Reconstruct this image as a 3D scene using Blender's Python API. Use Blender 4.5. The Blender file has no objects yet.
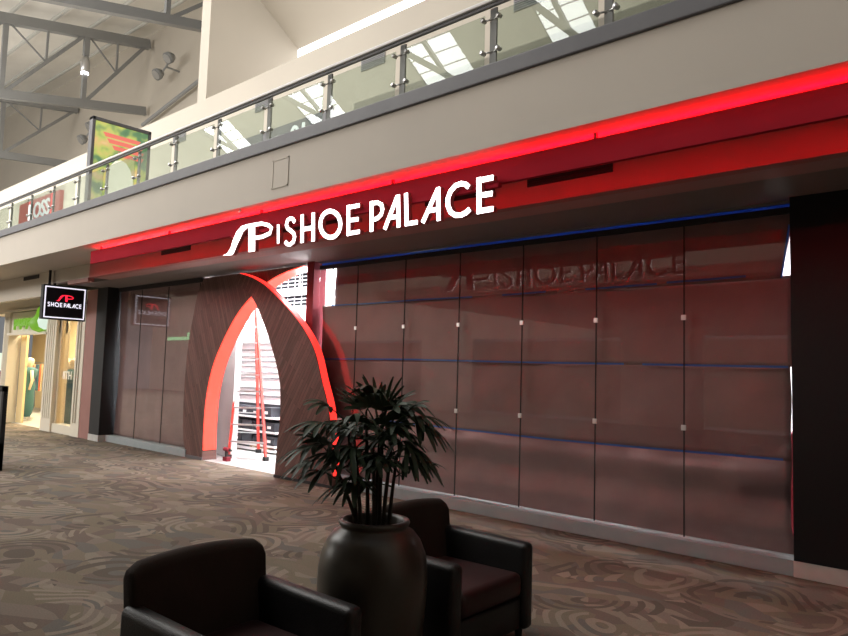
import bpy, math, random
from mathutils import Vector, Matrix, noise
S = bpy.context.scene
COL = S.collection
PI = math.pi

# ------------------------------------------------------------------ materials
def mat(name, color=(.5,.5,.5), rough=.6, metal=0, spec=.5, emit=None, estr=0, trans=0, alpha=1, coat=0):
    m = bpy.data.materials.new(name); m.use_nodes = True
    b = m.node_tree.nodes['Principled BSDF']
    b.inputs['Base Color'].default_value = (*color, 1)
    b.inputs['Roughness'].default_value = rough
    b.inputs['Metallic'].default_value = metal
    b.inputs['Specular IOR Level'].default_value = spec
    b.inputs['Coat Weight'].default_value = coat
    if emit: b.inputs['Emission Color'].default_value = (*emit, 1); b.inputs['Emission Strength'].default_value = estr
    b.inputs['Transmission Weight'].default_value = trans
    b.inputs['Alpha'].default_value = alpha
    return m
def nt(m): return m.node_tree.nodes, m.node_tree.links, m.node_tree.nodes['Principled BSDF']
def varied(name, c1, c2, scale=3, rough=.7, bump=0, detail=4, stretch=(1,1,1), spec=.4, rscale=None):
    m = mat(name, c1, rough, spec=spec); N, L, b = nt(m)
    tc = N.new('ShaderNodeTexCoord'); mp = N.new('ShaderNodeMapping'); mp.inputs['Scale'].default_value = stretch
    no = N.new('ShaderNodeTexNoise'); no.inputs['Scale'].default_value = scale; no.inputs['Detail'].default_value = detail
    r = N.new('ShaderNodeValToRGB'); r.color_ramp.elements[0].position = .3; r.color_ramp.elements[1].position = .7
    r.color_ramp.elements[0].color = (*c1, 1); r.color_ramp.elements[1].color = (*c2, 1)
    L.new(tc.outputs['Object'], mp.inputs[0]); L.new(mp.outputs[0], no.inputs['Vector']); L.new(no.outputs['Fac'], r.inputs[0]); L.new(r.outputs[0], b.inputs['Base Color'])
    if bump:
        bp = N.new('ShaderNodeBump'); bp.inputs['Strength'].default_value = bump; bp.inputs['Distance'].default_value = .01
        n2 = N.new('ShaderNodeTexNoise'); n2.inputs['Scale'].default_value = rscale or scale * 4
        L.new(mp.outputs[0], n2.inputs['Vector']); L.new(n2.outputs['Fac'], bp.inputs['Height']); L.new(bp.outputs[0], b.inputs['Normal'])
    return m

def carpet_mat():
    m = mat('carpet', rough=.95, spec=.1); N, L, b = nt(m)
    def n(t, **k):
        x = N.new(t)
        for a, v in k.items():
            if a in x.inputs: x.inputs[a].default_value = v
            else: setattr(x, a, v)
        return x
    tc = n('ShaderNodeTexCoord')
    warp = n('ShaderNodeTexNoise', Scale=.9, Detail=1.0)
    sub = n('ShaderNodeVectorMath', operation='SUBTRACT'); sub.inputs[1].default_value = (.5,.5,.5)
    sc = n('ShaderNodeVectorMath', operation='SCALE'); sc.inputs['Scale'].default_value = .7
    add = n('ShaderNodeVectorMath', operation='ADD')
    L.new(tc.outputs['Object'], warp.inputs['Vector']); L.new(warp.outputs['Color'], sub.inputs[0]); L.new(sub.outputs[0], sc.inputs[0])
    L.new(tc.outputs['Object'], add.inputs[0]); L.new(sc.outputs[0], add.inputs[1])
    v = n('ShaderNodeTexVoronoi', Scale=1.15); L.new(add.outputs[0], v.inputs['Vector'])
    mul = n('ShaderNodeMath', operation='MULTIPLY'); mul.inputs[1].default_value = 55; L.new(v.outputs['Distance'], mul.inputs[0])
    sn = n('ShaderNodeMath', operation='SINE'); L.new(mul.outputs[0], sn.inputs[0])
    ring = n('ShaderNodeMath', operation='GREATER_THAN'); ring.inputs[1].default_value = .1; L.new(sn.outputs[0], ring.inputs[0])
    n2 = n('ShaderNodeTexNoise', Scale=1.5, Detail=1.0); L.new(tc.outputs['Object'], n2.inputs['Vector'])
    gate = n('ShaderNodeMath', operation='GREATER_THAN'); gate.inputs[1].default_value = .49; L.new(n2.outputs['Fac'], gate.inputs[0])
    both = n('ShaderNodeMath', operation='MULTIPLY'); L.new(ring.outputs[0], both.inputs[0]); L.new(gate.outputs[0], both.inputs[1])
    # leaf / stone like patches between the rings
    mp = n('ShaderNodeMapping'); mp.inputs['Scale'].default_value = (3.6, 7.0, 1); mp.inputs['Rotation'].default_value = (0,0,.5)
    L.new(add.outputs[0], mp.inputs[0])
    v2 = n('ShaderNodeTexVoronoi', Scale=1.0); L.new(mp.outputs[0], v2.inputs['Vector'])
    sep = n('ShaderNodeSeparateColor'); L.new(v2.outputs['Color'], sep.inputs[0])
    cr = n('ShaderNodeValToRGB'); cr.color_ramp.interpolation = 'CONSTANT'
    cols = [(0,(.135,.106,.086)),(.22,(.155,.130,.094)),(.42,(.175,.142,.117)),(.62,(.125,.115,.10)),(.78,(.165,.135,.10)),(.9,(.20,.17,.135))]
    e = cr.color_ramp.elements
    e[0].position, e[0].color = 0, (*cols[0][1],1); e[1].position, e[1].color = cols[1][0], (*cols[1][1],1)
    for p, c in cols[2:]: x = e.new(p); x.color = (*c,1)
    L.new(sep.outputs[0], cr.inputs[0])
    sp2 = n('ShaderNodeSeparateColor'); L.new(v.outputs['Color'], sp2.inputs[0])
    rc = n('ShaderNodeValToRGB'); rc.color_ramp.interpolation = 'CONSTANT'
    rc.color_ramp.elements[0].color = (.225,.19,.15,1); rc.color_ramp.elements[1].position = .5; rc.color_ramp.elements[1].color = (.10,.085,.068,1)
    L.new(sp2.outputs[0], rc.inputs[0])
    mx = n('ShaderNodeMix', data_type='RGBA'); L.new(both.outputs[0], mx.inputs[0]); L.new(cr.outputs[0], mx.inputs[6]); L.new(rc.outputs[0], mx.inputs[7])
    fine = n('ShaderNodeTexNoise', Scale=90.0, Detail=2.0); L.new(tc.outputs['Object'], fine.inputs['Vector'])
    mr = n('ShaderNodeMapRange'); mr.inputs['To Min'].default_value = .72; mr.inputs['To Max'].default_value = 1.28; L.new(fine.outputs['Fac'], mr.inputs[0])
    m2 = n('ShaderNodeVectorMath', operation='SCALE'); L.new(mx.outputs[2], m2.inputs[0]); L.new(mr.outputs[0], m2.inputs['Scale'])
    L.new(m2.outputs[0], b.inputs['Base Color'])
    bp = n('ShaderNodeBump', Strength=.4, Distance=.004); L.new(fine.outputs['Fac'], bp.inputs['Height']); L.new(bp.outputs[0], b.inputs['Normal'])
    return m

def plank_mat(name, angle, c1, c2, w=.9, h=.05):
    m = mat(name, c1, .6, spec=.18); N, L, b = nt(m)
    tc = N.new('ShaderNodeTexCoord'); sx = N.new('ShaderNodeSeparateXYZ'); cx = N.new('ShaderNodeCombineXYZ')
    L.new(tc.outputs['Object'], sx.inputs[0]); L.new(sx.outputs[0], cx.inputs[0]); L.new(sx.outputs[2], cx.inputs[1])
    mp = N.new('ShaderNodeMapping'); mp.inputs['Rotation'].default_value = (0,0,angle); L.new(cx.outputs[0], mp.inputs[0])
    br = N.new('ShaderNodeTexBrick'); br.inputs['Scale'].default_value = 1; br.inputs['Brick Width'].default_value = w; br.inputs['Row Height'].default_value = h
    br.inputs['Mortar Size'].default_value = .0018; br.inputs['Color1'].default_value = (*c1,1); br.inputs['Color2'].default_value = (*c2,1); br.inputs['Mortar'].default_value = (c1[0]*.35,c1[1]*.35,c1[2]*.35,1)
    br.inputs['Bias'].default_value = 0
    L.new(mp.outputs[0], br.inputs['Vector'])
    mp2 = N.new('ShaderNodeMapping'); mp2.inputs['Scale'].default_value = (3,60,1); L.new(mp.outputs[0], mp2.inputs[0])
    no = N.new('ShaderNodeTexNoise'); no.inputs['Scale'].default_value = 1; no.inputs['Detail'].default_value = 4; L.new(mp2.outputs[0], no.inputs['Vector'])
    mr = N.new('ShaderNodeMapRange'); mr.inputs['To Min'].default_value = .6; mr.inputs['To Max'].default_value = 1.4; L.new(no.outputs['Fac'], mr.inputs[0])
    v = N.new('ShaderNodeVectorMath'); v.operation = 'SCALE'; L.new(br.outputs['Color'], v.inputs[0]); L.new(mr.outputs[0], v.inputs['Scale']); L.new(v.outputs[0], b.inputs['Base Color'])
    return m

def glass_mat(name, tint=(.96,.97,.97), refl=.9):
    m = bpy.data.materials.new(name); m.use_nodes = True; N = m.node_tree.nodes; L = m.node_tree.links; N.clear()
    o = N.new('ShaderNodeOutputMaterial'); t = N.new('ShaderNodeBsdfTransparent'); t.inputs[0].default_value = (*tint,1)
    g = N.new('ShaderNodeBsdfGlossy'); g.inputs['Roughness'].default_value = .01; g.inputs[0].default_value = (refl,refl,refl,1)
    f = N.new('ShaderNodeFresnel'); 
    ge = N.new('ShaderNodeNewGeometry'); mr = N.new('ShaderNodeMapRange'); mr.inputs['To Min'].default_value = 1.5; mr.inputs['To Max'].default_value = 1/1.5
    L.new(ge.outputs['Backfacing'], mr.inputs[0]); L.new(mr.outputs[0], f.inputs[0])
    mx = N.new('ShaderNodeMixShader'); L.new(f.outputs[0], mx.inputs[0]); L.new(t.outputs[0], mx.inputs[1]); L.new(g.outputs[0], mx.inputs[2]); L.new(mx.outputs[0], o.inputs[0])
    return m

def translucent_mat(name, col, amt=.5):
    m = bpy.data.materials.new(name); m.use_nodes = True; N = m.node_tree.nodes; L = m.node_tree.links; N.clear()
    o = N.new('ShaderNodeOutputMaterial'); d = N.new('ShaderNodeBsdfDiffuse'); t = N.new('ShaderNodeBsdfTranslucent')
    d.inputs[0].default_value = (*col,1); t.inputs[0].default_value = (*col,1)
    mx = N.new('ShaderNodeMixShader'); mx.inputs[0].default_value = amt; L.new(d.outputs[0], mx.inputs[1]); L.new(t.outputs[0], mx.inputs[2]); L.new(mx.outputs[0], o.inputs[0])
    return m

def emis(name, col, s): return mat(name, (.02,.02,.02), .5, emit=col, estr=s)

def poster_mat():
    m = mat('poster', (.1,.1,.1), .3); N, L, b = nt(m)
    tc = N.new('ShaderNodeTexCoord'); no = N.new('ShaderNodeTexNoise'); no.inputs['Scale'].default_value = 2.6; no.inputs['Detail'].default_value = 2
    mp = N.new('ShaderNodeMapping'); mp.inputs['Location'].default_value = (3.1,1.7,.4)
    r = N.new('ShaderNodeValToRGB'); e = r.color_ramp.elements
    e[0].position = .3; e[0].color = (.03,.16,.05,1); e[1].position = .72; e[1].color = (1,.9,.6,1)
    for p, c in ((.42,(.10,.26,.10,1)),(.5,(.55,.62,.12,1)),(.6,(.85,.55,.2,1))): x = e.new(p); x.color = c
    L.new(tc.outputs['Object'], mp.inputs[0]); L.new(mp.outputs[0], no.inputs['Vector']); L.new(no.outputs['Fac'], r.inputs[0])
    L.new(r.outputs[0], b.inputs['Emission Color']); b.inputs['Emission Strength'].default_value = .9
    return m

def grille_mat():
    m = mat('grille', (.8,.8,.82), .9, spec=.03); N, L, b = nt(m)
    tc = N.new('ShaderNodeTexCoord'); sx = N.new('ShaderNodeSeparateXYZ'); cx = N.new('ShaderNodeCombineXYZ')
    L.new(tc.outputs['Object'], sx.inputs[0]); L.new(sx.outputs[0], cx.inputs[0]); L.new(sx.outputs[2], cx.inputs[1])
    br = N.new('ShaderNodeTexBrick'); br.inputs['Scale'].default_value = 1; br.inputs['Brick Width'].default_value = .2; br.inputs['Row Height'].default_value = .065; br.offset = 0
    br.inputs['Mortar Size'].default_value = .011; br.inputs['Color1'].default_value = (.012,.014,.018,1); br.inputs['Color2'].default_value = (.02,.022,.026,1); br.inputs['Mortar'].default_value = (.55,.57,.6,1)
    L.new(cx.outputs[0], br.inputs['Vector']); L.new(br.outputs['Color'], b.inputs['Base Color'])
    return m

M = dict(
    carpet=carpet_mat(),
    tile=varied('grey_tile', (.36,.36,.36), (.42,.42,.41), 2, .35),
    fascia=varied('fascia_paint', (.50,.46,.405), (.53,.485,.425), 1.2, .85),
    soffit=varied('soffit_paint', (.47,.43,.37), (.50,.455,.39), 1.2, .8),
    upper=varied('upper_wall_paint', (.52,.475,.41), (.545,.50,.43), .6, .9),
    valance=varied('red_valance', (.36,.016,.032), (.40,.02,.036), 2, .85, spec=.08),
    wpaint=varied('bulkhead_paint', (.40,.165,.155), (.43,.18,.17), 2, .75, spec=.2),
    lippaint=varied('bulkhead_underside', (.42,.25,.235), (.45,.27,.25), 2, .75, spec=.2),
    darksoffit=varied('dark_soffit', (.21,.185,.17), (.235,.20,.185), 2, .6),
    steelbeam=varied('grey_beam', (.115,.115,.125), (.135,.135,.145), 3, .5),
    truss=mat('truss_paint', (.27,.275,.275), .6),
    trusslight=mat('purlin_paint', (.52,.52,.49), .6),
    deck=varied('roof_deck', (.74,.72,.67), (.80,.78,.73), .8, .9),
    white=mat('white_paint', (.85,.85,.84), .6),
    black=mat('black_panel', (.012,.012,.013), .5, spec=.2),
    blackmatte=mat('black_matte', (.01,.01,.011), .7),
    slot=mat('slot_dark', (.02,.016,.016), .8),
    kerb=varied('base_stone', (.29,.325,.335), (.33,.365,.375), 5, .55),
    kerb2=varied('pillar_base_stone', (.45,.44,.42), (.55,.53,.50), 5, .5),
    paper=varied('kraft_paper', (.25,.15,.142), (.30,.18,.17), 2.5, .75, spec=.3),
    tape=translucent_mat('blue_tape', (.09,.23,.66), .45),
    glass=glass_mat('shop_glass'),
    railglass=glass_mat('rail_glass', (.78,.83,.79), 1.0),
    railcap=mat('rail_cap', (.72,.72,.70), .35),
    postgrey=mat('post_grey', (.15,.155,.145), .5),
    steel=mat('brushed_steel', (.58,.58,.57), .3, 1),
    clip=mat('clip_steel', (.8,.8,.78), .35, .6),
    woodL=plank_mat('wood_planks_left', 1.15, (.115,.062,.054), (.18,.098,.084), .8, .06),
    woodR=plank_mat('wood_planks_right', -1.0, (.115,.062,.054), (.18,.098,.084), .8, .06),
    led=emis('arch_led', (1,.042,.012), 2.3),
    ledr=emis('arch_led_edge', (1,.03,.022), 2.0),
    white_led=emis('letter_face', (1,.93,.95), 4),
    side=mat('letter_side', (.35,.05,.05), .5),
    redpaint=mat('red_post', (.22,.022,.035), .55, spec=.2),
    browncol=varied('brown_pilaster', (.30,.15,.13), (.34,.17,.15), 3, .6),
    leather=varied('dark_leather', (.010,.0095,.0095), (.014,.013,.013), 6, .44, bump=.25, rscale=160, spec=.5),
    backfab=varied('brown_fabric', (.028,.019,.015), (.035,.024,.019), 8, .85, bump=.3, rscale=220, spec=.2),
    seatfab=varied('seat_leather', (.028,.010,.010), (.035,.012,.012), 8, .5, spec=.4),
    pot=varied('glazed_pot', (.042,.036,.028), (.055,.047,.036), 3, .33, spec=.6),
    soil=varied('soil', (.02,.014,.01), (.04,.028,.02), 30, .95),
    leaf=varied('palm_leaf', (.020,.038,.020), (.034,.056,.028), 9, .5, spec=.3),
    stem=varied('palm_stem', (.022,.016,.011), (.05,.036,.024), 30, .8),
    orange=mat('ladder_orange', (.55,.045,.03), .5),
    alu=mat('aluminium', (.6,.6,.6), .35, .8),
    rubber=mat('rubber', (.02,.02,.02), .8),
    intwhite=mat('shop_wall_white', (.88,.89,.9), .6),
    shopbox=varied('dark_box', (.018,.02,.028), (.035,.037,.045), 5, .6),
    cardboard=mat('cardboard', (.42,.25,.12), .8),
    cream=varied('neighbour_cream', (.62,.53,.39), (.66,.565,.42), 1.5, .7),
    creamlite=mat('neighbour_trim', (.70,.65,.54), .6),
    yellowint=mat('neighbour_interior', (.78,.62,.34), .8),
    green=emis('papaya_green', (.22,.52,.03), .75),
    mirrorgreen=emis('far_sign_green', (.45,1,.5), 2.2),
    greenw=emis('papaya_white', (.8,.95,.8), .9),
    redsign=emis('red_sign', (.9,.09,.06), .75),
    whitesign=emis('white_sign', (1,1,1), 1.3),
    redlogo=emis('red_logo', (1,.02,.05), 1.6),
    signwhite=emis('blade_white', (.92,.88,1), 1.15),
    bladeface=mat('blade_face', (.012,.012,.022), .3),
    poster=poster_mat(),
    postred=emis('poster_red', (1,.22,.16), .9),
    postwhite=emis('poster_white', (1,.95,.75), 1.1),
    grille=grille_mat(),
    lampglow=emis('lamp_glow', (1,1,1), 8),
    sky=emis('daylight_pane', (1,1,1), 9),
    clere=emis('clerestory_glow', (1,.97,.93), 2.6),
    shoplight=emis('shop_tube', (1,.96,.98), 8),
    warm=emis('warm_lamp', (1,.8,.45), 5),
    cloth=[mat('cloth_%s'%k, c, .85) for k, c in (('navy',(.03,.05,.09)),('teal',(.04,.12,.13)),('rust',(.45,.12,.05)),('sand',(.5,.38,.2)),('charcoal',(.05,.05,.05)))],
    skin=mat('mannequin', (.55,.45,.33), .5),
    opp=varied('opposite_wall', (.40,.36,.31), (.44,.39,.34), 1, .8),
    oppshop=emis('opposite_shop', (1,.72,.42), .10),
)

# ------------------------------------------------------------------ mesh collector
class MB:
    def __init__(s): s.v = []; s.f = []
    def add(s, vs, fs):
        o = len(s.v); s.v += [tuple(p) for p in vs]; s.f += [tuple(i+o for i in f) for f in fs]; return s
    def box(s, x0, y0, z0, x1, y1, z1):
        if x0>x1: x0,x1=x1,x0
        if y0>y1: y0,y1=y1,y0
        if z0>z1: z0,z1=z1,z0
        return s.add([(x0,y0,z0),(x1,y0,z0),(x1,y1,z0),(x0,y1,z0),(x0,y0,z1),(x1,y0,z1),(x1,y1,z1),(x0,y1,z1)],
                     [(3,2,1,0),(4,5,6,7),(0,1,5,4),(1,2,6,5),(2,3,7,6),(3,0,4,7)])
    def beam(s, a, b, w, h=None, up=(0,0,1)):
        h = h or w; a = Vector(a); b = Vector(b); d = (b-a).normalized(); u = Vector(up)
        if abs(d.dot(u)) > .98: u = Vector((0,1,0))
        r = d.cross(u).normalized(); u = r.cross(d).normalized(); vs = []
        for p in (a, b):
            for i, j in ((-1,-1),(1,-1),(1,1),(-1,1)): vs.append(p + r*(i*w/2) + u*(j*h/2))
        return s.add(vs, [(3,2,1,0),(4,5,6,7),(0,1,5,4),(1,2,6,5),(2,3,7,6),(3,0,4,7)])
    def tube(s, pts, r, n=8):
        pts = [Vector(p) for p in pts]; vs = []; rs = r if isinstance(r, (list,tuple)) else [r]*len(pts)
        for i, p in enumerate(pts):
            d = (pts[min(i+1,len(pts)-1)] - pts[max(i-1,0)]).normalized(); u = Vector((0,0,1)) if abs(d.z) < .9 else Vector((1,0,0))
            a = d.cross(u).normalized(); b = d.cross(a).normalized()
            for k in range(n): t = 2*PI*k/n; vs.append(p + a*math.cos(t)*rs[i] + b*math.sin(t)*rs[i])
        fs = [(i*n+k, i*n+(k+1)%n, (i+1)*n+(k+1)%n, (i+1)*n+k) for i in range(len(pts)-1) for k in range(n)]
        fs += [tuple(range(n)), tuple(range((len(pts)-1)*n, len(pts)*n))[::-1]]
        return s.add(vs, fs)
    def prism(s, poly, y0, y1, f=None):            # poly in (x, z), pushed from y0 to y1
        f = f or (lambda x, z, y: (x, y, z)); n = len(poly)
        vs = [f(x, z, y0) for x, z in poly] + [f(x, z, y1) for x, z in poly]
        return s.add(vs, [tuple(range(n)), tuple(range(n, 2*n))[::-1]] + [(i, i+n, (i+1)%n+n, (i+1)%n) for i in range(n)])
    def ribbon(s, pts, w, y0, y1, f=None):         # a stroke of width w along pts in (x, z)
        n = len(pts); closed = pts[0] == pts[-1]; L = []; R = []
        for i in range(n):
            a = pts[i-1] if i else (pts[-2] if closed else pts[0]); b = pts[i+1] if i < n-1 else (pts[1] if closed else pts[-1])
            dx, dz = b[0]-a[0], b[1]-a[1]; q = math.hypot(dx, dz) or 1; nx, nz = -dz/q*w/2, dx/q*w/2
            L.append((pts[i][0]+nx, pts[i][1]+nz)); R.append((pts[i][0]-nx, pts[i][1]-nz))
        for i in range(n-1): s.prism([L[i], L[i+1], R[i+1], R[i]], y0, y1, f)
        return s
    def lathe(s, prof, c, n=32):
        vs = []; 
        for r, z in prof:
            for k in range(n): t = 2*PI*k/n; vs.append((c[0]+r*math.cos(t), c[1]+r*math.sin(t), c[2]+z))
        fs = [(i*n+k, i*n+(k+1)%n, (i+1)*n+(k+1)%n, (i+1)*n+k) for i in range(len(prof)-1) for k in range(n)]
        return s.add(vs, fs + [tuple(range(n))[::-1], tuple(range((len(prof)-1)*n, len(prof)*n))])
    def build(s, name, m, parent=None, smooth=False, bevel=0, seg=2, local=False, sub=0):
        me = bpy.data.meshes.new(name); vs = s.v
        if parent is not None and not local:
            o = Vector((0,0,0)); p = parent
            while p is not None: o += Vector(p.location); p = p.parent
            vs = [tuple(Vector(v)-o) for v in vs]
        me.from_pydata(vs, [], s.f); me.materials.append(m); me.validate()
        import bmesh
        bm = bmesh.new(); bm.from_mesh(me); bmesh.ops.recalc_face_normals(bm, faces=bm.faces); bm.to_mesh(me); bm.free()
        for p in me.polygons: p.use_smooth = smooth
        ob = bpy.data.objects.new(name, me); COL.objects.link(ob); ob.parent = parent
        if bevel:
            b = ob.modifiers.new('bevel', 'BEVEL'); b.width = bevel; b.segments = seg; b.limit_method = 'ANGLE'; b.angle_limit = .6
        if sub:
            b = ob.modifiers.new('sub', 'SUBSURF'); b.levels = sub; b.render_levels = sub
        return ob

def tag(o, label=None, cat=None, group=None, kind=None):
    if label: o['label'] = label
    if cat: o['category'] = cat
    if group: o['group'] = group
    if kind: o['kind'] = kind
    return o
def thing(name, loc, label, cat, group=None, kind=None):
    o = bpy.data.objects.new(name, None); COL.objects.link(o); o.location = loc; o.empty_display_size = .1
    return tag(o, label, cat, group, kind)
def struct(name, mb, m, label=None, **k): 
    o = mb.build(name, m, **k); o['kind'] = 'structure'
    if label: o['label'] = label
    return o
def copy_tree(o, parent=None):
    c = o.copy(); COL.objects.link(c); c.parent = parent
    for ch in [x for x in bpy.data.objects if x.parent == o]: copy_tree(ch, c)
    return c
def text_mesh(name, txt, m, parent, place, size=1, depth=.02, width=1, align='CENTER'):
    """built-in lettering turned into a mesh; place(x, y, z) maps text space into the world"""
    cu = bpy.data.curves.new(name, 'FONT'); cu.body = txt; cu.size = size; cu.extrude = depth/2; cu.align_x = align; cu.align_y = 'CENTER'; cu.resolution_u = 3
    cu.offset = .012*size
    t = bpy.data.objects.new(name, cu); COL.objects.link(t); bpy.context.view_layer.update()
    me = bpy.data.meshes.new_from_object(t.evaluated_get(bpy.context.evaluated_depsgraph_get())); bpy.data.objects.remove(t)
    vs = [place(v.co.x*width, v.co.y, v.co.z) for v in me.vertices]; fs = [tuple(p.vertices) for p in me.polygons]
    return MB().add(vs, fs).build(name, m, parent)
def soft(ob, name='sub', lv=2):
    return ob

# ------------------------------------------------------------------ key dimensions (metres; X along the shop front, +Y into the shop, Z up)
F, SOF1, VAL, W, SOF2, GY, GYL = 4.56, 3.50, 4.75, 5.50, 3.24, 6.72, 6.67
XR, XL = 4.0, -13.55           # right limit of the building modelled, left end of the shop's bulkhead
PXL = -27.0

# floor
struct('floor', MB().box(-48, -11, -.1, 6, 6.62, 0), M['carpet'], 'patterned brown and olive carpet of the concourse')
struct('floor', MB().box(-28, 6.62, -.1, 6, 14, -.001), M['tile'], 'grey tile floor inside the shops')

# fascia of the upper walkway, its slab, cap beam
struct('wall_fascia', MB().box(-46, F, SOF1, XR, F+.02, 4.08), M['fascia'], 'beige fascia under the glass railing')
struct('trim_1', MB().box(-46, F-.03, 4.07, XR, F+.16, 4.21), M['steelbeam'], 'dark grey cap beam under the railing', bevel=.01)
struct('floor_upper', MB().box(-46, F+.14, 3.62, XR, 8.5, 3.75), M['soffit'])
struct('ceiling_soffit', MB().box(-46, F+.02, SOF1+.002, XR, W+.3, 3.62), M['soffit'])
# bulkhead with the sign over the shop and its stone coloured soffits
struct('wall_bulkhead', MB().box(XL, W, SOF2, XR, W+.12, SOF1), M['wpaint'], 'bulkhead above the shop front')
struct('wall_bulkhead', MB().box(-46, W, 3.0, -15.6, W+.12, SOF1).box(-15.6, W, SOF2, XL, W+.12, SOF1), M['soffit'], 'bulkhead above the neighbouring shop')
struct('trim_2', MB().box(XL-.95, W-.02, 3.16, XL, W+.10, 3.235), M['browncol'], 'brown lip at the end of the bulkhead')
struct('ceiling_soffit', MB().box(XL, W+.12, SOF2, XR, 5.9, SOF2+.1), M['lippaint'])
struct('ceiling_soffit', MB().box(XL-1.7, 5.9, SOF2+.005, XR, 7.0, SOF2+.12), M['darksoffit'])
# red-lit valance in front of the bulkhead
vb = MB().box(-11.7, VAL, 3.242, XR-.2, VAL+.02, 3.445).box(-11.7, VAL+.02, 3.242, XR-.2, VAL+.045, 3.256)
struct('trim_3', vb, M['valance'], 'valance hiding the red strip light')
for x in (-11.4,-9.2,-7,-4.8,-2.6,-.4,1.8):
    struct('trim_3', MB().box(x, VAL+.02, 3.4, x+.02, VAL+.05, SOF1), M['steelbeam'])
# linear diffusers in the bulkhead
for a, b in ((-10.78,-9.87),(-7.65,-6.31),(-5.0,-4.08),(-3.69,-2.81),(-.9,.4),(-17.0,-16.1),(-15.9,-15.2)):
    if b > -16.0 and b < -15: continue
    t = thing('linear_diffuser', (a, W, 3.4), 'placeholder', 'air vent', 'linear air diffusers in the bulkhead')
    MB().box(a, W-.012, 3.405, b, W+.0, 3.485).build('frame', M['slot'], t)
    for k in range(3): MB().box(a+.01, W-.02, 3.42+k*.022, b-.01, W-.012, 3.426+k*.022).build('louvre', M['blackmatte'], t)
    t['label'] = {-10.78:'dark slot air diffuser above the left leaf of the arch', -7.65:'dark slot air diffuser behind the letters S, H and O',
                  -5.0:'dark slot air diffuser behind the letters A, C and E', -3.69:'long dark slot air diffuser just right of the sign lettering',
                  -.9:'dark slot air diffuser at the far right end of the red band', -17.0:'dark slot air diffuser above the hanging square shop sign'}[a]
# access hatch and sprinkler
t = thing('access_panel', (-6.33, F, 3.62), 'beige square access hatch in the fascia above the sign', 'hatch')
for q in ((-6.49,3.62,-6.47,3.95),(-6.21,3.62,-6.19,3.95),(-6.49,3.62,-6.19,3.635),(-6.49,3.935,-6.19,3.95)):
    MB().box(q[0], F-.007, q[1], q[2], F, q[3]).build('frame', M['fascia'], t)
MB().box(-6.465, F-.003, 3.637, -6.215, F, 3.933).build('door_leaf', M['fascia'], t)
t = thing('sprinkler', (-7.2, F+.06, 3.47), 'small sprinkler head under the fascia edge above the sign', 'sprinkler')
MB().tube([(-7.2,F+.07,3.502),(-7.2,F+.07,3.47)], .012).build('pipe', M['steel'], t); MB().tube([(-7.2,F+.07,3.47),(-7.2,F+.07,3.463)], .03, 12).build('deflector', M['steel'], t)

# ------------------------------------------------------------------ glass railing
r = thing('glass_railing', (-15, F+.06, 4.21), 'glass railing with steel posts and handrail along the upper walkway', 'railing')
MB().beam((-46, F+.02, 4.785), (XR, F+.02, 4.782), .06, .034).build('handrail', M['railcap'], r, bevel=.008)
MB().beam((-46, F+.03, 4.75), (XR, F+.03, 4.752), .03, .026).build('rail_channel', M['steelbeam'], r)
pp = [-2.42-1.078*k for k in range(-4, 36)]
post0 = MB().box(-.034, -.006, 0, .034, .012, .55).build('post', M['postgrey'], r, local=True)
for i, x in enumerate(pp):
    p = post0 if i == 0 else post0.copy()
    if i: COL.objects.link(p)
    p.parent = r; p.location = (x+15, .03, 0)
    if i < len(pp)-1 :
        MB().box(x-1.078+.06, F+.055, 4.23, x-.075, F+.067, 4.70).build('glass_pane', M['railglass'], r)
cl0 = None
for x in pp[:34]:
    for z in (4.37, 4.66):
        for dx in (-.09, .075):
            c = MB().tube([(x+dx, F+.04, z), (x+dx, F+.085, z)], .021, 10) if cl0 is None else None
            if cl0 is None: c.tube([(x+dx, F+.062, z), (x, F+.09, z)], .008, 6); cl0 = None
            c.build('glass_clamp', M['steel'], r, smooth=True)

# ------------------------------------------------------------------ upper storey
BY = 8.5
struct('wall_upper', MB().box(-46, BY, 3.75, XR, BY+.15, 8.03), M['upper'], 'upper storey shop wall')
struct('ceiling_ledge', MB().box(-46, BY+.15, 7.9, XR, 16.2, 8.03), M['upper'])
fin = MB().prism([(BY+.15,8.03),(11.13,8.03),(11.13,10.2),(9.81,11.06),(4.6,14.5),(BY+.15-.5,14.5)], -14.95, -15.35, lambda y, z, x: (x, y, z))
struct('wall_fin', MB().box(-15.35, BY, 8.03, -14.95, 11.13, 13.5), M['upper'], 'tall pier at the end of the upper roof')
struct('window_clerestory', MB().box(-14.95, 11.13, 8.03, XR, 11.2, 10.24), M['clere'], 'band of daylit clerestory glass')
struct('ceiling', MB().prism([(11.2,10.22),(5.4,14.02),(5.4,14.2),(11.2,10.4)], -14.95, XR, lambda y, z, x: (x, y, z)), M['upper'], 'sloped ceiling rising from the clerestory')
struct('wall_back', MB().box(-60, 16.2, 8.0, -14.95, 16.4, 30), M['upper'], 'far wall behind the roof trusses')
struct('wall_end', MB().box(-60, -11, 0, -59.7, 16.2, 30), M['upper'])
struct('ceiling', MB().add([(-60,16.2,19.4),(-15.35,16.2,18.2),(-15.35,3.5,15.7),(-60,3.5,16.9),(-60,16.2,19.6),(-15.35,16.2,18.4),(-15.35,3.5,15.9),(-60,3.5,17.1)],
    [(0,1,2,3),(4,5,6,7),(0,1,5,4),(1,2,6,5),(2,3,7,6),(3,0,4,7)]), M['deck'], 'pale metal roof deck')
for k in range(7):
    y = 4.6+k*1.75; z = 15.55+(y-3.5)*.197
    struct('trim_purlin', MB().beam((-59,y,z+1.25),(-15.4,y,z+.05), .1,.14), M['trusslight'])
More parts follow.
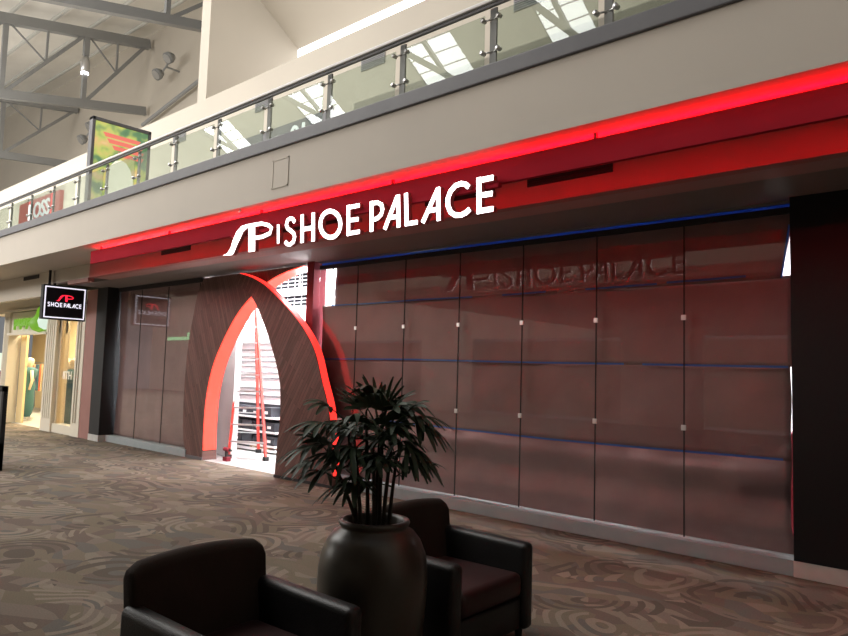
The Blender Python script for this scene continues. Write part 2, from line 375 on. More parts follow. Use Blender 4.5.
def truss(X, nodes, top, bot, yend, label, k=1.0):
    """nodes: where the main diagonals stand; top(y), bot(y): heights of the chords"""
    t = thing('roof_truss', (X, yend, bot(yend)), label, 'truss', 'steel roof trusses')
    y0 = nodes[0]
    MB().beam((X,y0,top(y0)),(X,yend,top(yend)), .3,.46*k).build('top_chord', M['truss'], t)
    MB().beam((X,y0,bot(y0)),(X,yend,bot(yend)), .25,.4*k).build('bottom_chord', M['truss'], t)
    for a, b in zip(nodes, nodes[1:]):
        m = (a+b)/2; zm = (bot(a)+top(b))/2
        MB().beam((X,a,bot(a)),(X,a,top(a)), .18*k,.2*k).build('web_post', M['truss'], t)
        MB().beam((X,a,bot(a)),(X,b,top(b)), .13*k,.16*k).build('web_diagonal', M['truss'], t)
        MB().beam((X,m,zm),(X,m,top(m)), .08*k,.09*k).build('web_post', M['truss'], t)
        MB().beam((X,a+.1,top(a)-.1),(X,m,zm), .06*k,.07*k).build('web_strut', M['truss'], t)
    return t
truss(-22, [3.9,7.4,10.9,14.4], lambda y: 15.3+.16*(y-8), lambda y: 12.68+.215*(y-8), 15.9, 'grey steel roof truss nearest the camera, cut by the top edge', .8)
truss(-34, [2.6,6.05,9.5,12.95,15.9], lambda y: 16.7+.197*(y-9.4), lambda y: 13.3+.185*(y-9.5), 16.0, 'middle grey steel roof truss running into the far wall')
truss(-43, [8.2,12.2,16.1], lambda y: 16.2+.14*(y-12), lambda y: 13.0+.09*(y-12.2), 16.1, 'farthest grey steel roof truss low at the left edge')
t = tag(MB().tube([(-34,15.9,13.75),(-26,15.9,15.1)], .09).build('conduit', M['truss']), 'grey pipe slanting up the far wall beside the pier', 'pipe')
# floodlights
def twin_flood(x, y, z, lab):
    t = thing('twin_floodlight', (x, y, z), lab, 'floodlight', 'floodlights under the trusses')
    MB().tube([(x-.4,y,z-.22),(x+.4,y,z+.22)], .045).tube([(x,y,z),(x,16.2,z)], .05).build('bracket', M['truss'], t)
    for s_ in (-1, 1):
        c = Vector((x+s_*.5, y-.1, z+s_*.26))
        h = MB().tube([c+Vector((0,.18,.14)), c+Vector((0,.02,.03)), c+Vector((0,-.12,-.08))], [.16,.27,.28], 14).build('lamp_head', M['truss'], t, smooth=True)
        MB().tube([c+Vector((0,-.12,-.085)), c+Vector((0,-.135,-.10))], .22, 14).build('lens', M['alu'], h)
twin_flood(-31.1, 15.5, 15.85, 'pair of grey floodlights on the far wall between truss and pier')
twin_flood(-39.6, 15.5, 14.4, 'pair of small grey floodlights left of the lit poster')
t = thing('pendant_lamp', (-34, 12.9, 15.4), 'lit white lamp hanging from the middle roof truss', 'lamp')
MB().box(-34.12,12.82,16.3,-33.88,13.06,17.3).build('stem', M['truss'], t)
MB().lathe([(.1,0),(.2,.05),(.22,.45),(.16,.7),(.06,.85)], (-34,12.94,15.45), 16).build('lamp_shade', M['alu'], t, smooth=True)
MB().lathe([(.17,0),(.17,.08)], (-34,12.94,15.38), 16).build('bulb', M['lampglow'], t)
# small vents on the upper wall
for i, (x, lab) in enumerate(((-12.52,'grey wall grille behind the railing above the sign logo'),(-9.13,'grey wall grille behind the railing above the word SHOE'),(-5.7,'grey wall grille behind the railing nearest the top edge'),(-16.1,'grey wall grille behind the railing right of the lit poster'))):
    t = thing('wall_vent', (x, BY, 7.2), lab, 'vent', 'wall grilles on the upper storey')
    MB().box(x-.31, BY-.02, 7.18, x+.31, BY, 7.42).build('frame', M['truss'], t)
    for k in range(6): MB().box(x-.29, BY-.028, 7.2+k*.035, x+.29, BY-.02, 7.215+k*.035).build('slat', M['steelbeam'], t)
# upper storey shop signs
t = thing('shop_sign', (-25.1, BY, 6.4), 'red upper shop sign with white ROSS lettering at the far left', 'sign')
MB().box(-26.9, BY-.12, 6.35, -23.3, BY, 7.1).build('panel', M['redsign'], t)
text_mesh('lettering', 'ROSS', M['whitesign'], t, lambda x, y, z: (-25.0+x, BY-.14+z, 6.66+y), .75, .03, 1.1)
t = thing('shop_sign', (-11.4, BY, 6.0), 'dark upper shop sign with white 01 just above the grey beam', 'sign')
MB().box(-13.3, BY-.1, 5.9, -10.3, BY, 6.62).build('panel', M['steelbeam'], t)
text_mesh('lettering', '01', M['whitesign'], t, lambda x, y, z: (-11.1+x, BY-.12+z, 6.32+y), .5, .03, 1.1)
struct('window_upper', MB().box(-9.6, BY-.03, 3.75, 3, BY, 6.6), M['glass'])
# lit poster cabinet on the walkway
px = -13.3
t = thing('poster_lightbox', (px, 5.85, 3.75), 'tall backlit poster cabinet in green and red on the upper walkway', 'lightbox')
MB().box(px-.16, 5.27, 3.75, px, 5.33, 6.27).box(px-.16, 6.36, 3.75, px, 6.42, 6.27).box(px-.16, 5.27, 6.2, px, 6.42, 6.27).box(px-.16,5.27,3.75,px,6.42,4.0).box(px-.16,5.3,4,px-.04,6.4,6.2).build('frame', M['steelbeam'], t, bevel=.01)
MB().box(px-.04, 5.33, 4.0, px-.02, 6.36, 6.2).build('poster', M['poster'], t)
hm = MB()
for y0_, y1_, z_ in ((5.48,6.22,5.99),(5.56,6.28,5.88),(5.66,6.30,5.77),(5.78,6.30,5.66)): hm.add([(px-.015,y0_,z_+.03),(px-.015,y1_,z_+.02),(px-.015,y1_-.04,z_-.055),(px-.015,y0_+.05,z_-.05)], [(0,1,2,3)])
hm.build('headline', M['postred'], t)
MB().add([(px-.014,5.6+.27*math.cos(a)+.25,5.05+.5*math.sin(a)) for a in [k*PI/8 for k in range(16)]], [tuple(range(16))]).build('figure', M['postwhite'], t)

# ------------------------------------------------------------------ shop front, glass bays
def kerb(x0, x1, y, lab): struct('baseboard_front', MB().box(x0, y, 0, x1, y+.22, .135), M['kerb'], lab, bevel=.006)
kerb(-8.3, -1.69, 6.59, 'grey stone kerb under the right glass bays'); kerb(-14.87, -11.6, 6.58, 'grey stone kerb under the left glass bays')
seams = [-8.22,-7.37,-6.43,-5.49,-4.55,-3.61,-2.67,-1.69]
for i in range(7):
    a, b = seams[i], seams[i+1]
    w = thing('window_%d' % (i+1), ((a+b)/2, GY, .135), 'glass shop front bay %d' % (i+1), None, None, 'structure'); del w['label']
    MB().box(a+.004, GY-.006, .14, b-.004, GY+.006, 3.2).build('glass_pane', M['glass'], w)
    MB().box(b-.005, GY-.007, .14, b+.005, GY+.005, 3.14).build('glazing_joint', M['slot'], w)
    if i < 6:
        for z in (1.165, 2.225):
            MB().box(b-.024, GY-.02, z-.026, b+.024, GY-.006, z+.026).build('glass_clamp', M['clip'], w, bevel=.004)
struct('trim_4', MB().box(-8.22, GY-.012, 3.22, -1.69, GY+.06, 3.25), M['darksoffit'])
struct('trim_4', MB().box(-8.22, GY-.012, 3.13, -1.69, GY+.03, 3.185), M['slot'], 'dark head channel of the right glass')
struct('trim_5', MB().box(-8.40, 6.62, 0, -8.24, 6.86, 3.245), M['redpaint'], 'red post at the doorway')
wl = thing('window_8', (-13.3, GYL, .135), None, None, None, 'structure')
ls = [-14.86, -13.78, -12.7, -11.55]
for i in range(3):
    MB().box(ls[i]+.004, GYL-.006, .14, ls[i+1]-.004, GYL+.006, 3.2).build('glass_pane', M['glass'], wl)
    MB().box(ls[i+1]-.005, GYL-.008, .14, ls[i+1]+.005, GYL+.004, 3.14).build('glazing_joint', M['slot'], wl)
struct('trim_6', MB().box(-14.86, GYL-.012, 3.16, -11.5, GYL+.03, 3.24), M['slot'])
# kraft paper behind the glass
def lbx(z):   # outer edge of the left arch leaf at height z
    q = [(-11.595,.0),(-11.72,.3),(-11.76,.558),(-11.794,1.023),(-11.778,1.64),(-11.713,2.168),(-11.60,2.6),(-11.50,2.947),(-11.32,3.3)]
    for a, b in zip(q, q[1:]):
        if z <= b[1]: return a[0]+(b[0]-a[0])*(z-a[1])/(b[1]-a[1])
    return q[-1][0]
def sheet(name, x0, x1, z0, z1, Y, amp, seed, lab, group, nx=90, nz=16, cut=None, vertical=False, sag=0):
    vs = []; fs = []
    for j in range(nz+1):
        for i in range(nx+1):
            u = i/nx; v = j/nz; z = z0+(z1-z0)*v
            xa = x0 + (cut(z)[0] if cut else 0); xb = x1 + (cut(z)[1] if cut else 0); x = xa+(xb-xa)*u
            n1 = noise.noise(Vector((x*.9+seed, z*(.3 if vertical else 2.2), seed*1.7))); n2 = noise.noise(Vector((x*2.6-z*2.0, z*3.1+x*1.2, seed)))
            n3 = abs(noise.noise(Vector((x*1.1+z*1.6, z*.8, seed+9))))
            y = Y + amp*(n1*1.0 + n2*.35 + n3*.6)
            if vertical: y += amp*.6*noise.noise(Vector((x*4.0, z*.25, seed)))
            if sag: y += -sag*math.exp(-((v-.80)/.09)**2)*.3 + sag*math.exp(-((v-.55)/.12)**2)*.7 - sag*.5*math.exp(-((v-.3)/.1)**2)
            vs.append((x, y+.002, z)); 
    for j in range(nz):
        for i in range(nx): k = j*(nx+1)+i; fs.append((k, k+1, k+nx+2, k+nx+1))
    o = MB().add(vs, fs).build(name, M['paper'], smooth=True)
    s = o.modifiers.new('thick', 'SOLIDIFY'); s.thickness = .002; s.offset = 1
    return tag(o, lab, 'paper', group)
g = 'kraft paper sheets masking the shop glass'
def cut1(z): # left corner torn open, right edge slanting in towards the bottom
    return (.0, -.09*max(0, min(1, (3.03-z)/.47)))
sheet('kraft_paper', -7.93, -1.72, 2.555, 3.20, 6.78, .02, 3, 'topmost brown kraft paper strip behind the right glass', g, cut=cut1)
sheet('kraft_paper', -8.2, -1.715, 1.76, 2.58, 6.785, .022, 5, 'second brown kraft paper strip from the top behind the right glass', g)
sheet('kraft_paper', -8.2, -1.75, .93, 1.79, 6.80, .045, 8, 'third brown kraft paper strip from the top behind the right glass', g)
sheet('kraft_paper', -8.2, -1.78, .05, .955, 6.90, .085, 11, 'lowest wrinkled brown kraft paper strip just above the stone kerb', g, nz=30, sag=.07, cut=lambda z: (0, .02*math.sin(z*9)))
sheet('kraft_paper', -14.86, -11.5, .13, 3.235, 6.735, .03, 15, 'tall brown kraft paper sheet behind the glass left of the arch', g, nx=70, nz=40, vertical=True, cut=lambda z: (.1*math.sin(max(0,min(1,z/3.1))*PI)**2, lbx(z)-.02+11.5))
# blue tape
gt = "strips of blue painter's tape on the masked glass"
def tape(pts, Y, w, lab, y2=None):
    m = MB()
    for a, b in zip(pts, pts[1:]): m.beam((a[0],Y,a[1]), (b[0],Y,b[1]), .002, w, up=(0,0,1))
    return tag(m.build('painters_tape', M['tape']), lab, 'tape', gt)
tape([(-8.2,3.205),(-6.0,3.20),(-4.0,3.206),(-1.70,3.202)], 6.735, .036, 'long blue tape strip along the very top of the right glass')
tape([(-14.85,3.218),(-11.5,3.218)], 6.683, .05, 'blue tape strip along the top of the glass left of the arch')
tape([(-7.93,2.575),(-7.1,2.567),(-6.2,2.575),(-5.3,2.565)], 6.733, .02, 'blue tape strip starting under the white gap at upper left of the glass')
tape([(-4.85,2.563),(-4.25,2.57)], 6.733, .02, 'short blue tape strip at upper height below the letter E of the sign')
tape([(-3.75,2.568),(-2.95,2.575)], 6.733, .02, 'short blue tape strip at upper height in the middle of the right glass')
tape([(-2.85,2.582),(-2.45,2.585),(-2.1,2.592)], 6.733, .02, 'short blue tape strip at upper height nearest the black pillar')
tape([(-8.1,1.785),(-6.3,1.79),(-4.6,1.772),(-3.3,1.768)], 6.733, .02, 'long blue tape strip at eye height across the right glass')
tape([(-3.1,1.767),(-2.7,1.765),(-1.75,1.76)], 6.733, .02, 'blue tape strip at eye height beside the black pillar')
tape([(-7.0,.965),(-5.4,.945),(-4.2,.93)], 6.733, .02, 'blue tape strip at knee height behind the palm')
tape([(-4.2,.93),(-3.2,.935),(-1.8,.95)], 6.733, .02, 'blue tape strip at knee height on the right of the glass')
tape([(-1.73,3.03),(-1.80,2.56)], 6.74, .05, 'slanted blue tape strip beside the black pillar')
tape([(-1.715,2.25),(-1.72,1.8)], 6.74, .03, 'upright blue tape strip beside the black pillar')
tape([(-7.94,3.2),(-7.94,2.56)], 6.74, .02, 'upright blue tape strip beside the white gap at upper left of the glass')
# pillars
struct('wall_pillar', MB().box(-1.69, 6.60, .13, 3.6, 7.1, SOF2+.02), M['black'], 'wide black pillar at the right')
struct('baseboard_pillar', MB().box(-1.69, 6.585, 0, 3.6, 7.1, .13), M['kerb2'])
struct('wall_pillar', MB().box(-15.36, 6.44, .13, -14.87, 7.2, SOF2+.02), M['blackmatte'], 'narrow black pillar left of the shop front')
struct('baseboard_pillar', MB().box(-15.36, 6.43, 0, -14.865, 7.2, .13), M['kerb2'])
struct('wall_pillar', MB().box(-15.92, 6.46, 0, -15.36, 7.2, 3.22), M['browncol'], 'reddish brown pilaster beside the black pillar')

# ------------------------------------------------------------------ the arch: two crossing curved leaves
LB_out = [(-11.595,.0),(-11.72,.3),(-11.76,.558),(-11.794,1.023),(-11.778,1.64),(-11.713,2.168),(-11.60,2.6),(-11.50,2.947),(-11.32,3.2)]
LB_in = [(-11.06,.0),(-11.086,.518),(-11.06,1.056),(-10.939,1.529),(-10.709,1.947),(-10.279,2.469),(-9.828,2.802),(-9.373,3.021),(-8.9,3.145),(-8.489,3.20)]
RB_in = [(-8.746,.0),(-8.718,.478),(-8.676,.897),(-8.718,1.382),(-8.865,1.751),(-9.153,2.238),(-9.531,2.723),(-9.934,2.958),(-10.272,3.097)]
RB_out = [(-7.421,.0),(-7.462,.521),(-7.57,1.064),(-7.748,1.477),(-7.906,1.845),(-8.106,2.108),(-8.408,2.381),(-8.825,2.672),(-9.207,2.912),(-9.602,3.075),(-9.952,3.167)]
def smooth_line(p, n=5):
    out = []
    for i in range(len(p)-1):
        a, b, c, d = p[max(i-1,0)], p[i], p[i+1], p[min(i+2,len(p)-1)]
        for k in range(n):
            t = k/n; out.append(tuple(.5*((2*b[q])+(c[q]-a[q])*t+(2*a[q]-5*b[q]+4*c[q]-d[q])*t*t+(3*b[q]-a[q]-3*c[q]+d[q])*t**3) for q in (0,1)))
    return out+[p[-1]]
LO, LI, RO, RI = map(smooth_line, (LB_out, LB_in, RB_out, RB_in))
def leaf(name, lab, o, i, y0, y1, wood, strip, smat, inset):
    t = thing(name, ((o[0][0]+i[0][0])/2, (y0+y1)/2, 0), lab, 'arch panel', 'crossing leaves of the entrance arch')
    m = MB(); n = max(len(o), len(i))
    rs = lambda p: [tuple(p[0][q] if k == 0 else (lambda f: p[int(f)][q]+(p[min(int(f)+1,len(p)-1)][q]-p[int(f)][q])*(f-int(f)))(k*(len(p)-1)/(n-1)) for q in (0,1)) for k in range(n)]
    o2, i2 = rs(o), rs(i); vs = []
    for (a, b) in zip(o2, i2): vs += [(a[0],y0,a[1]),(b[0],y0,b[1]),(b[0],y1,b[1]),(a[0],y1,a[1])]
    fs = [(k*4+j, k*4+(j+1)%4, k*4+4+(j+1)%4, k*4+4+j) for k in range(n-1) for j in range(4)] + [(0,1,2,3), (n*4-4,n*4-3,n*4-2,n*4-1)]
    m.add(vs, fs); m.build('wood_panel', wood, t)
    s = MB(); q = strip; e = .004; z0 = .09
    q = [p for p in q if p[1] >= z0]; vs = []
    for k, p in enumerate(q):
        a = q[max(k-1,0)]; b = q[min(k+1,len(q)-1)]; dx, dz = b[0]-a[0], b[1]-a[1]; L = math.hypot(dx,dz); nx, nz = dz/L, -dx/L
        if nx < 0: nx, nz = -nx, -nz
        for y in (y0+inset, y1-.015): vs += [(p[0]+nx*.001,y,p[1]+nz*.001), (p[0]+nx*.012,y,p[1]+nz*.012)]
    fs = []
    for k in range(len(q)-1):
        b = k*4; fs += [(b+1,b+3,b+7,b+5),(b,b+1,b+5,b+4),(b+2,b+3,b+7,b+6),(b,b+2,b+6,b+4)]
    fs += [(0,1,3,2),(len(q)*4-4,len(q)*4-3,len(q)*4-1,len(q)*4-2)]
    s.add(vs, fs).build('light_strip', smat, t)
    return t
lb = leaf('arch_leaf', 'left curved wood plank leaf of the arch with broad red light strip', LO, LI, 6.60, 6.88, M['woodL'], LI, M['led'], .012)
rb = leaf('arch_leaf', 'right curved wood plank leaf of the arch, thin red light on its outer edge', RO, RI, 6.44, 6.58, M['woodR'], RO, M['ledr'], .012)
MB().box(-11.62, 6.585, 0, -11.05, 6.60, .05).build('plinth', M['steelbeam'], lb); MB().box(-8.75, 6.425, 0, -7.41, 6.44, .04).build('plinth', M['slot'], rb)

# ------------------------------------------------------------------ channel letter sign
A_leg = [(-7.551,2.981),(-7.454,2.996),(-7.388,3.061),(-7.343,3.157),(-7.28,3.241),(-7.18,3.3),(-7.044,3.309),(-6.942,3.3),(-6.938,3.261),(-7.074,3.267),(-7.156,3.227),(-7.203,3.162),(-7.266,3.089),(-7.328,2.995),(-7.361,2.969)]
P_stem = [(-7.035,3.294),(-6.915,3.294),(-6.888,2.971),(-7.008,2.971)]
P_bowl = [(-6.974,3.287),(-6.776,3.282),(-6.65,3.25),(-6.577,3.207),(-6.604,3.149),(-6.747,3.124),(-6.888,3.126)]
strokes = [('divider_bar', [[(-6.455,3.231),(-6.438,3.013)]], .035),
('letter_s', [[(-6.155,3.222),(-6.19,3.262),(-6.235,3.275),(-6.285,3.258),(-6.303,3.21),(-6.275,3.165),(-6.222,3.135),(-6.165,3.1),(-6.143,3.055),(-6.16,3.005),(-6.215,2.98),(-6.27,2.988),(-6.308,3.02)]], .052),
('letter_h', [[(-6.029,3.288),(-6.007,2.977)],[(-5.84,3.284),(-5.819,2.972)],[(-6.018,3.123),(-5.829,3.122)]], .055),
('letter_o', [[(-5.391,3.104),(-5.396,3.062),(-5.416,3.026),(-5.449,3.0),(-5.492,2.985),(-5.541,2.984),(-5.591,2.996),(-5.638,3.021),(-5.676,3.056),(-5.703,3.099),(-5.713,3.144),(-5.708,3.187),(-5.687,3.223),(-5.653,3.25),(-5.608,3.264),(-5.559,3.264),(-5.508,3.25),(-5.463,3.224),(-5.426,3.189),(-5.401,3.148),(-5.391,3.104)]], .058),
('letter_e', [[(-5.281,3.286),(-5.262,2.97)],[(-5.279,3.262),(-5.115,3.262)],[(-5.272,3.128),(-5.124,3.123)],[(-5.263,2.993),(-5.099,2.993)]], .05),
('letter_p', [[(-4.941,3.277),(-4.925,2.974)],[(-4.94,3.256),(-4.855,3.252),(-4.80,3.225),(-4.782,3.175),(-4.80,3.125),(-4.85,3.095),(-4.931,3.085)]], .05),
('letter_a', [[(-4.585,3.278),(-4.744,2.974)],[(-4.578,3.287),(-4.557,2.972)],[(-4.682,3.081),(-4.569,3.078)]], .05),
('letter_l', [[(-4.475,3.287),(-4.452,2.973)],[(-4.452,2.993),(-4.318,2.992)]], .05),
('letter_a', [[(-4.079,3.266),(-4.252,2.978)],[(-4.076,3.28),(-4.06,2.973)],[(-4.185,3.079),(-4.068,3.079)]], .05),
('letter_c', [[(-3.726,3.226),(-3.76,3.255),(-3.81,3.271),(-3.875,3.262),(-3.93,3.22),(-3.958,3.16),(-3.955,3.095),(-3.92,3.03),(-3.865,2.996),(-3.80,2.99),(-3.745,3.005),(-3.708,3.03)]], .055),
('letter_e', [[(-3.616,3.292),(-3.606,2.975)],[(-3.612,3.266),(-3.465,3.266)],[(-3.611,3.133),(-3.47,3.13)],[(-3.606,2.998),(-3.458,2.998)]], .055)]
sg = thing('channel_letter_sign', (-5.5, 4.68, 2.97), 'long white illuminated SHOE PALACE lettering with logo across the red band', 'sign')
def glyph(name, fn, parent, y0=4.64, y1=4.70, face=M['white_led'], f=None):
    fn(MB(), y0+.012, y1, 0).build(name, M['side'], parent) if False else None
    o = fn(MB(), y0+.010, y1, f).build(name, M['side'], parent)
    fn(MB(), y0, y0+.0095, f).build('lit_face', face, o)
    return o
def logo_fn(m, a, b, f): return m.prism(A_leg, a, b, f).prism(P_stem, a+.0003, b, f).ribbon(P_bowl, .042, a+.0006, b, f)
glyph('logo', logo_fn, sg)
for nm, st, w in strokes:
    w *= .8
    def fn(m, a, b, f, st=st, w=w):
        for k, s_ in enumerate(st): m.ribbon(s_, w, a+k*.0003, b, f)
        return m
    glyph(nm, fn, sg)
MB().box(-7.5, 4.70, 3.20, -3.45, 4.75, 3.24).build('raceway', M['valance'], sg)
# blade sign
BX = -15.2
bs = thing('blade_sign', (BX-.06, 5.72, 2.5), 'square black hanging sign with white border, red logo and SHOE PALACE', 'sign')
MB().box(BX-.14, 5.29, 2.495, BX-.004, 6.15, 3.2).build('cabinet', M['blackmatte'], bs, bevel=.006)
for sx, xf in ((1, BX), (-1, BX-.144)):
    X0, X1 = (xf-.004, xf) if sx > 0 else (xf, xf+.004)
    MB().box(X0, 5.33, 2.535, X1, 6.11, 3.16).build('face', M['bladeface'], bs)
    bm_ = MB()
    for q in ((5.32,2.525,6.12,2.548),(5.32,3.147,6.12,3.17),(5.32,2.548,5.343,3.147),(6.097,2.548,6.12,3.147)): bm_.box(X0-.004, q[0], q[1], X1+.004, q[2], q[3])
    bm_.build('border', M['signwhite'], bs)
    mid = 5.72
    mp_ = lambda x, z, y, sx=sx, X1=X1, X0=X0: ((X1 if sx > 0 else X0)+sx*(.003+(4.70-y)*.02), mid+sx*(x+7.02)*.36, 2.94+(z-3.13)*.40)
    logo_fn(MB(), 4.64, 4.70, mp_).build('logo', M['redlogo'], bs)
    mw = MB()
    for nm, st, w in strokes[1:]:
        for s_ in st: mw.ribbon(s_, w*1.25, 4.64, 4.70, lambda x, z, y, sx=sx, X1=X1, X0=X0: ((X1 if sx > 0 else X0)+sx*(.003+(4.70-y)*.02), mid+sx*(x+4.88)*.232, 2.80+(z-3.13)*.27))
    mw.build('lettering', M['signwhite'], bs)
MB().box(BX-.09, 5.5, 3.2, BX-.05, 5.54, SOF1).box(BX-.09, 5.4, 3.2, BX-.05, 5.44, SOF1-0).build('hanger', M['blackmatte'], bs)

# ------------------------------------------------------------------ inside the shop
struct('wall_shop_back', MB().box(-15.3, 10.4, 0, 3, 10.5, 3.6), M['intwhite'])
struct('ceiling_shop', MB().box(-15.3, 7.05, 3.55, 3, 10.5, 3.615), M['intwhite'])
struct('wall_shop_left', MB().box(-15.4, 7.2, 0, -15.3, 10.5, 3.6), M['intwhite'])
struct('wall_shop_header', MB().box(-15.3, 7.02, SOF2+.12, 3, 7.08, 3.6), M['intwhite'])
struct('wall_shop_portal', MB().box(-12.2, 7.28, 0, -11.56, 7.36, 3.5).box(-11.53, 7.24, 0, -11.17, 7.36, 3.5), M['intwhite'], 'white marble panels just inside the doorway')
SY = 8.45
def sz(z): return 1.6+(z-1.6)*SY/9.6
struct('wall_display', MB().box(-13.6, SY, 0, -8.6, SY+.12, 3.54), M['intwhite'], 'white slatted display wall')
ds = thing('display_shelving', (-11.5, SY, 0), 'wall shelving with grey rails seen through the arch', 'shelving')
MB().box(-13.4, SY-.07, sz(2.2), -11.0, SY, sz(2.36)).build('rail_band', M['truss'], ds)
for z in (2.82, 2.05, 1.908, 1.79, 1.668, 1.53, 1.404, 1.165, .999):
    MB().box(-13.4, SY-.02, sz(z)-.008, -11.2, SY, sz(z)+.012).build('slat_rail', M['steelbeam'], ds)
for z in (.539,.231,-.07): MB().box(-13.4, SY-.38, sz(z)-.012, -11.0, SY, sz(z)+.02).build('shelf', M['white'], ds)
MB().box(-13.4, SY-.38, .03, -11.0, SY, .075).build('shelf', M['white'], ds)
MB().box(-13.4, SY-.03, .075, -11.0, SY-.0205, sz(.82)).build('back_panel', M['shopbox'], ds)
random.seed(4)
bz = [.075, sz(-.07)+.02, sz(.231)+.02, sz(.539)+.02]
for ri, z in enumerate(bz):
    x = -12.9
    while x < -11.4:
        w = random.uniform(.28,.36); h = random.uniform(.15,.2); h = min(h, (bz[ri+1]-z-.05) if ri < 3 else .2)
        if ri in (0,) and -11.9 < x < -11.3: mt, lb_, nm = M['cardboard'], 'brown cardboard box on the bottom shelf behind the ladder', 'cardboard_box'
        else: mt, lb_, nm = M['shopbox'], 'dark shoe box on the %s shelf inside the shop' % ('bottom','second lowest','third lowest','topmost dark')[ri], 'shoe_box'
        o = tag(MB().box(x, SY-.34, z, x+w, SY-.04, z+h).build(nm, mt, bevel=.004), lb_, 'box', 'boxes on the shop shelves'); MB().box(x+w*.3, SY-.343, z+h*.3, x+w*.65, SY-.34, z+h*.6).build('box_label', M['white'] if random.random() < .5 else M['shopbox'], o)
        x += w+.03
tag(MB().box(-12.25, SY-.3, bz[3], -11.95, SY-.06, bz[3]+.001).build('box_lid', M['white']), 'flat white box lid on the topmost dark shelf', 'box') if False else None
struct('trim_grille', MB().box(-11.2, 7.62, 2.74, -9.64, 7.66, 3.6), M['grille'], 'perforated roll-up grille above the doorway')
# tube lights of the shop
t = thing('tube_light', (-10.2, 7.5, 2.82), 'bright white light tube under the roll-up grille', 'lamp')
MB().box(-11.0, 7.5, 2.93, -9.65, 7.6, 3.03).build('diffuser', M['shoplight'], t); MB().box(-11.0, 7.6, 2.92, -9.65, 7.615, 3.04).box(-10.9,7.55,3.03,-10.88,7.57,3.55).box(-9.8,7.55,3.03,-9.78,7.57,3.55).build('housing', M['white'], t)
# stepladder
FR, FL, RR, RL = Vector((-10.38,7.44,0)), Vector((-11.02,7.10,0)), Vector((-11.45,8.03,0)), Vector((-12.0,7.74,0))
tc_ = Vector((-11.42,7.66,2.78)); dv = (FR-FL).normalized(); TR, TL = tc_+dv*.13, tc_-dv*.13
ld = thing('stepladder', (-11.2, 7.6, 0), 'tall orange stepladder standing open inside the arch', 'ladder')
off = (RR-FR).normalized()*.05
for a, b in ((FR,TR),(FL,TL)): MB().beam(a+Vector((0,0,.03)), b, .035, .08).build('front_rail', M['orange'], ld)
for a, b in ((RR,TR+off),(RL,TL+off)): MB().beam(a+Vector((0,0,.03)), b, .03, .05).build('rear_rail', M['orange'], ld)
for k in range(1, 9):
    s_ = k/9.3; MB().beam(FR.lerp(TR,s_), FL.lerp(TL,s_), .09, .025).build('step', M['alu'], ld)
for k in range(1, 7):
    s_ = k/7.3; MB().beam(RR.lerp(TR+off,s_), RL.lerp(TL+off,s_), .03, .02).build('rear_brace', M['alu'], ld)
MB().beam(TL-dv*.04+off*.5, TR+dv*.04+off*.5, .18, .05).build('top_cap', M['orange'], ld)
for a in (FR, FL, RR, RL): MB().box(a.x-.04, a.y-.04, 0, a.x+.04, a.y+.04, .07).build('foot', M['rubber'], ld)
# cordless drill standing on the tiles
dx_, dy_ = .30, -.21
t = thing('cordless_drill', (-11.05+dx_, 7.1+dy_, 0), 'small dark red cordless drill standing on the tiles in the doorway', 'tool')
def dp(x, y, z): return (x+dx_, y+dy_, z)
MB().box(-11.12+dx_, 7.06+dy_, 0, -10.99+dx_, 7.15+dy_, .07).build('battery', M['redpaint'], t, bevel=.008); MB().beam(dp(-11.05,7.1,.07),dp(-11.06,7.1,.17), .035,.05).build('grip', M['rubber'], t)
MB().tube([dp(-11.13,7.1,.20),dp(-10.98,7.1,.19)], .035, 10).build('motor_housing', M['redpaint'], t); MB().tube([dp(-10.98,7.1,.19),dp(-10.92,7.1,.188)], .018, 8).build('chuck', M['rubber'], t)
# what shows in the slit between paper and black pillar
tag(MB().box(-1.95, 7.3, 0, -1.35, 7.6, 1.15).build('merchandise_crate', M['redpaint'], bevel=.01), 'red crate glimpsed through the slit beside the black pillar', 'crate')

# ------------------------------------------------------------------ neighbouring shop at the far left
NY = 6.5
struct('wall_neighbour', MB().box(-21.1, NY, 2.32, -17.5, NY+.2, 3.02).box(-28, NY, 2.9, -15.92, NY+.2, 3.25).box(-17.5,NY,2.72,-16.3,NY+.2,3.02), M['creamlite'], 'cream header of the neighbouring shop')
struct('wall_neighbour', MB().box(-21.15, NY-.06, 0, -20.75, NY+.25, 2.95).box(-18.12, NY-.06, 0, -17.5, NY+.25, 2.95).box(-16.36, NY-.05, 0, -15.92, NY+.25, 3.0), M['creamlite'])
nm_ = MB()
for x in (-21.05,-20.95,-20.85,-18.02,-17.9,-17.78,-17.66,-16.26,-16.14): nm_.box(x, NY-.075, .3, x+.05, NY-.06, 2.8)
struct('trim_neighbour', nm_, M['creamlite'])
struct('trim_sign', MB().box(-20.8, NY-.09, 2.30, -18.05, NY-.0, 2.36).box(-21.2, NY-.1, 2.92, -15.92, NY, 2.98), M['creamlite'])
struct('wall_neighbour_back', MB().box(-28, 9.5, 0, -15.9, 9.6, 3.3).box(-15.98, 7.2, 0, -15.9, 9.5, 3.3).box(-20.75, 6.76, 0, -20.35, 6.82, 2.32), M['yellowint'])
struct('ceiling_neighbour', MB().box(-28, 6.7, 3.2, -15.9, 9.6, 3.3), M['cream'])
struct('baseboard_neighbour', MB().box(-17.5, NY-.02, 0, -16.36, NY+.2, .2), M['creamlite'])
w = thing('window_9', (-16.9, NY+.08, .2), None, None, None, 'structure')
MB().box(-17.46, NY+.07, .2, -16.4, NY+.08, 2.72).build('glass_pane', M['glass'], w)
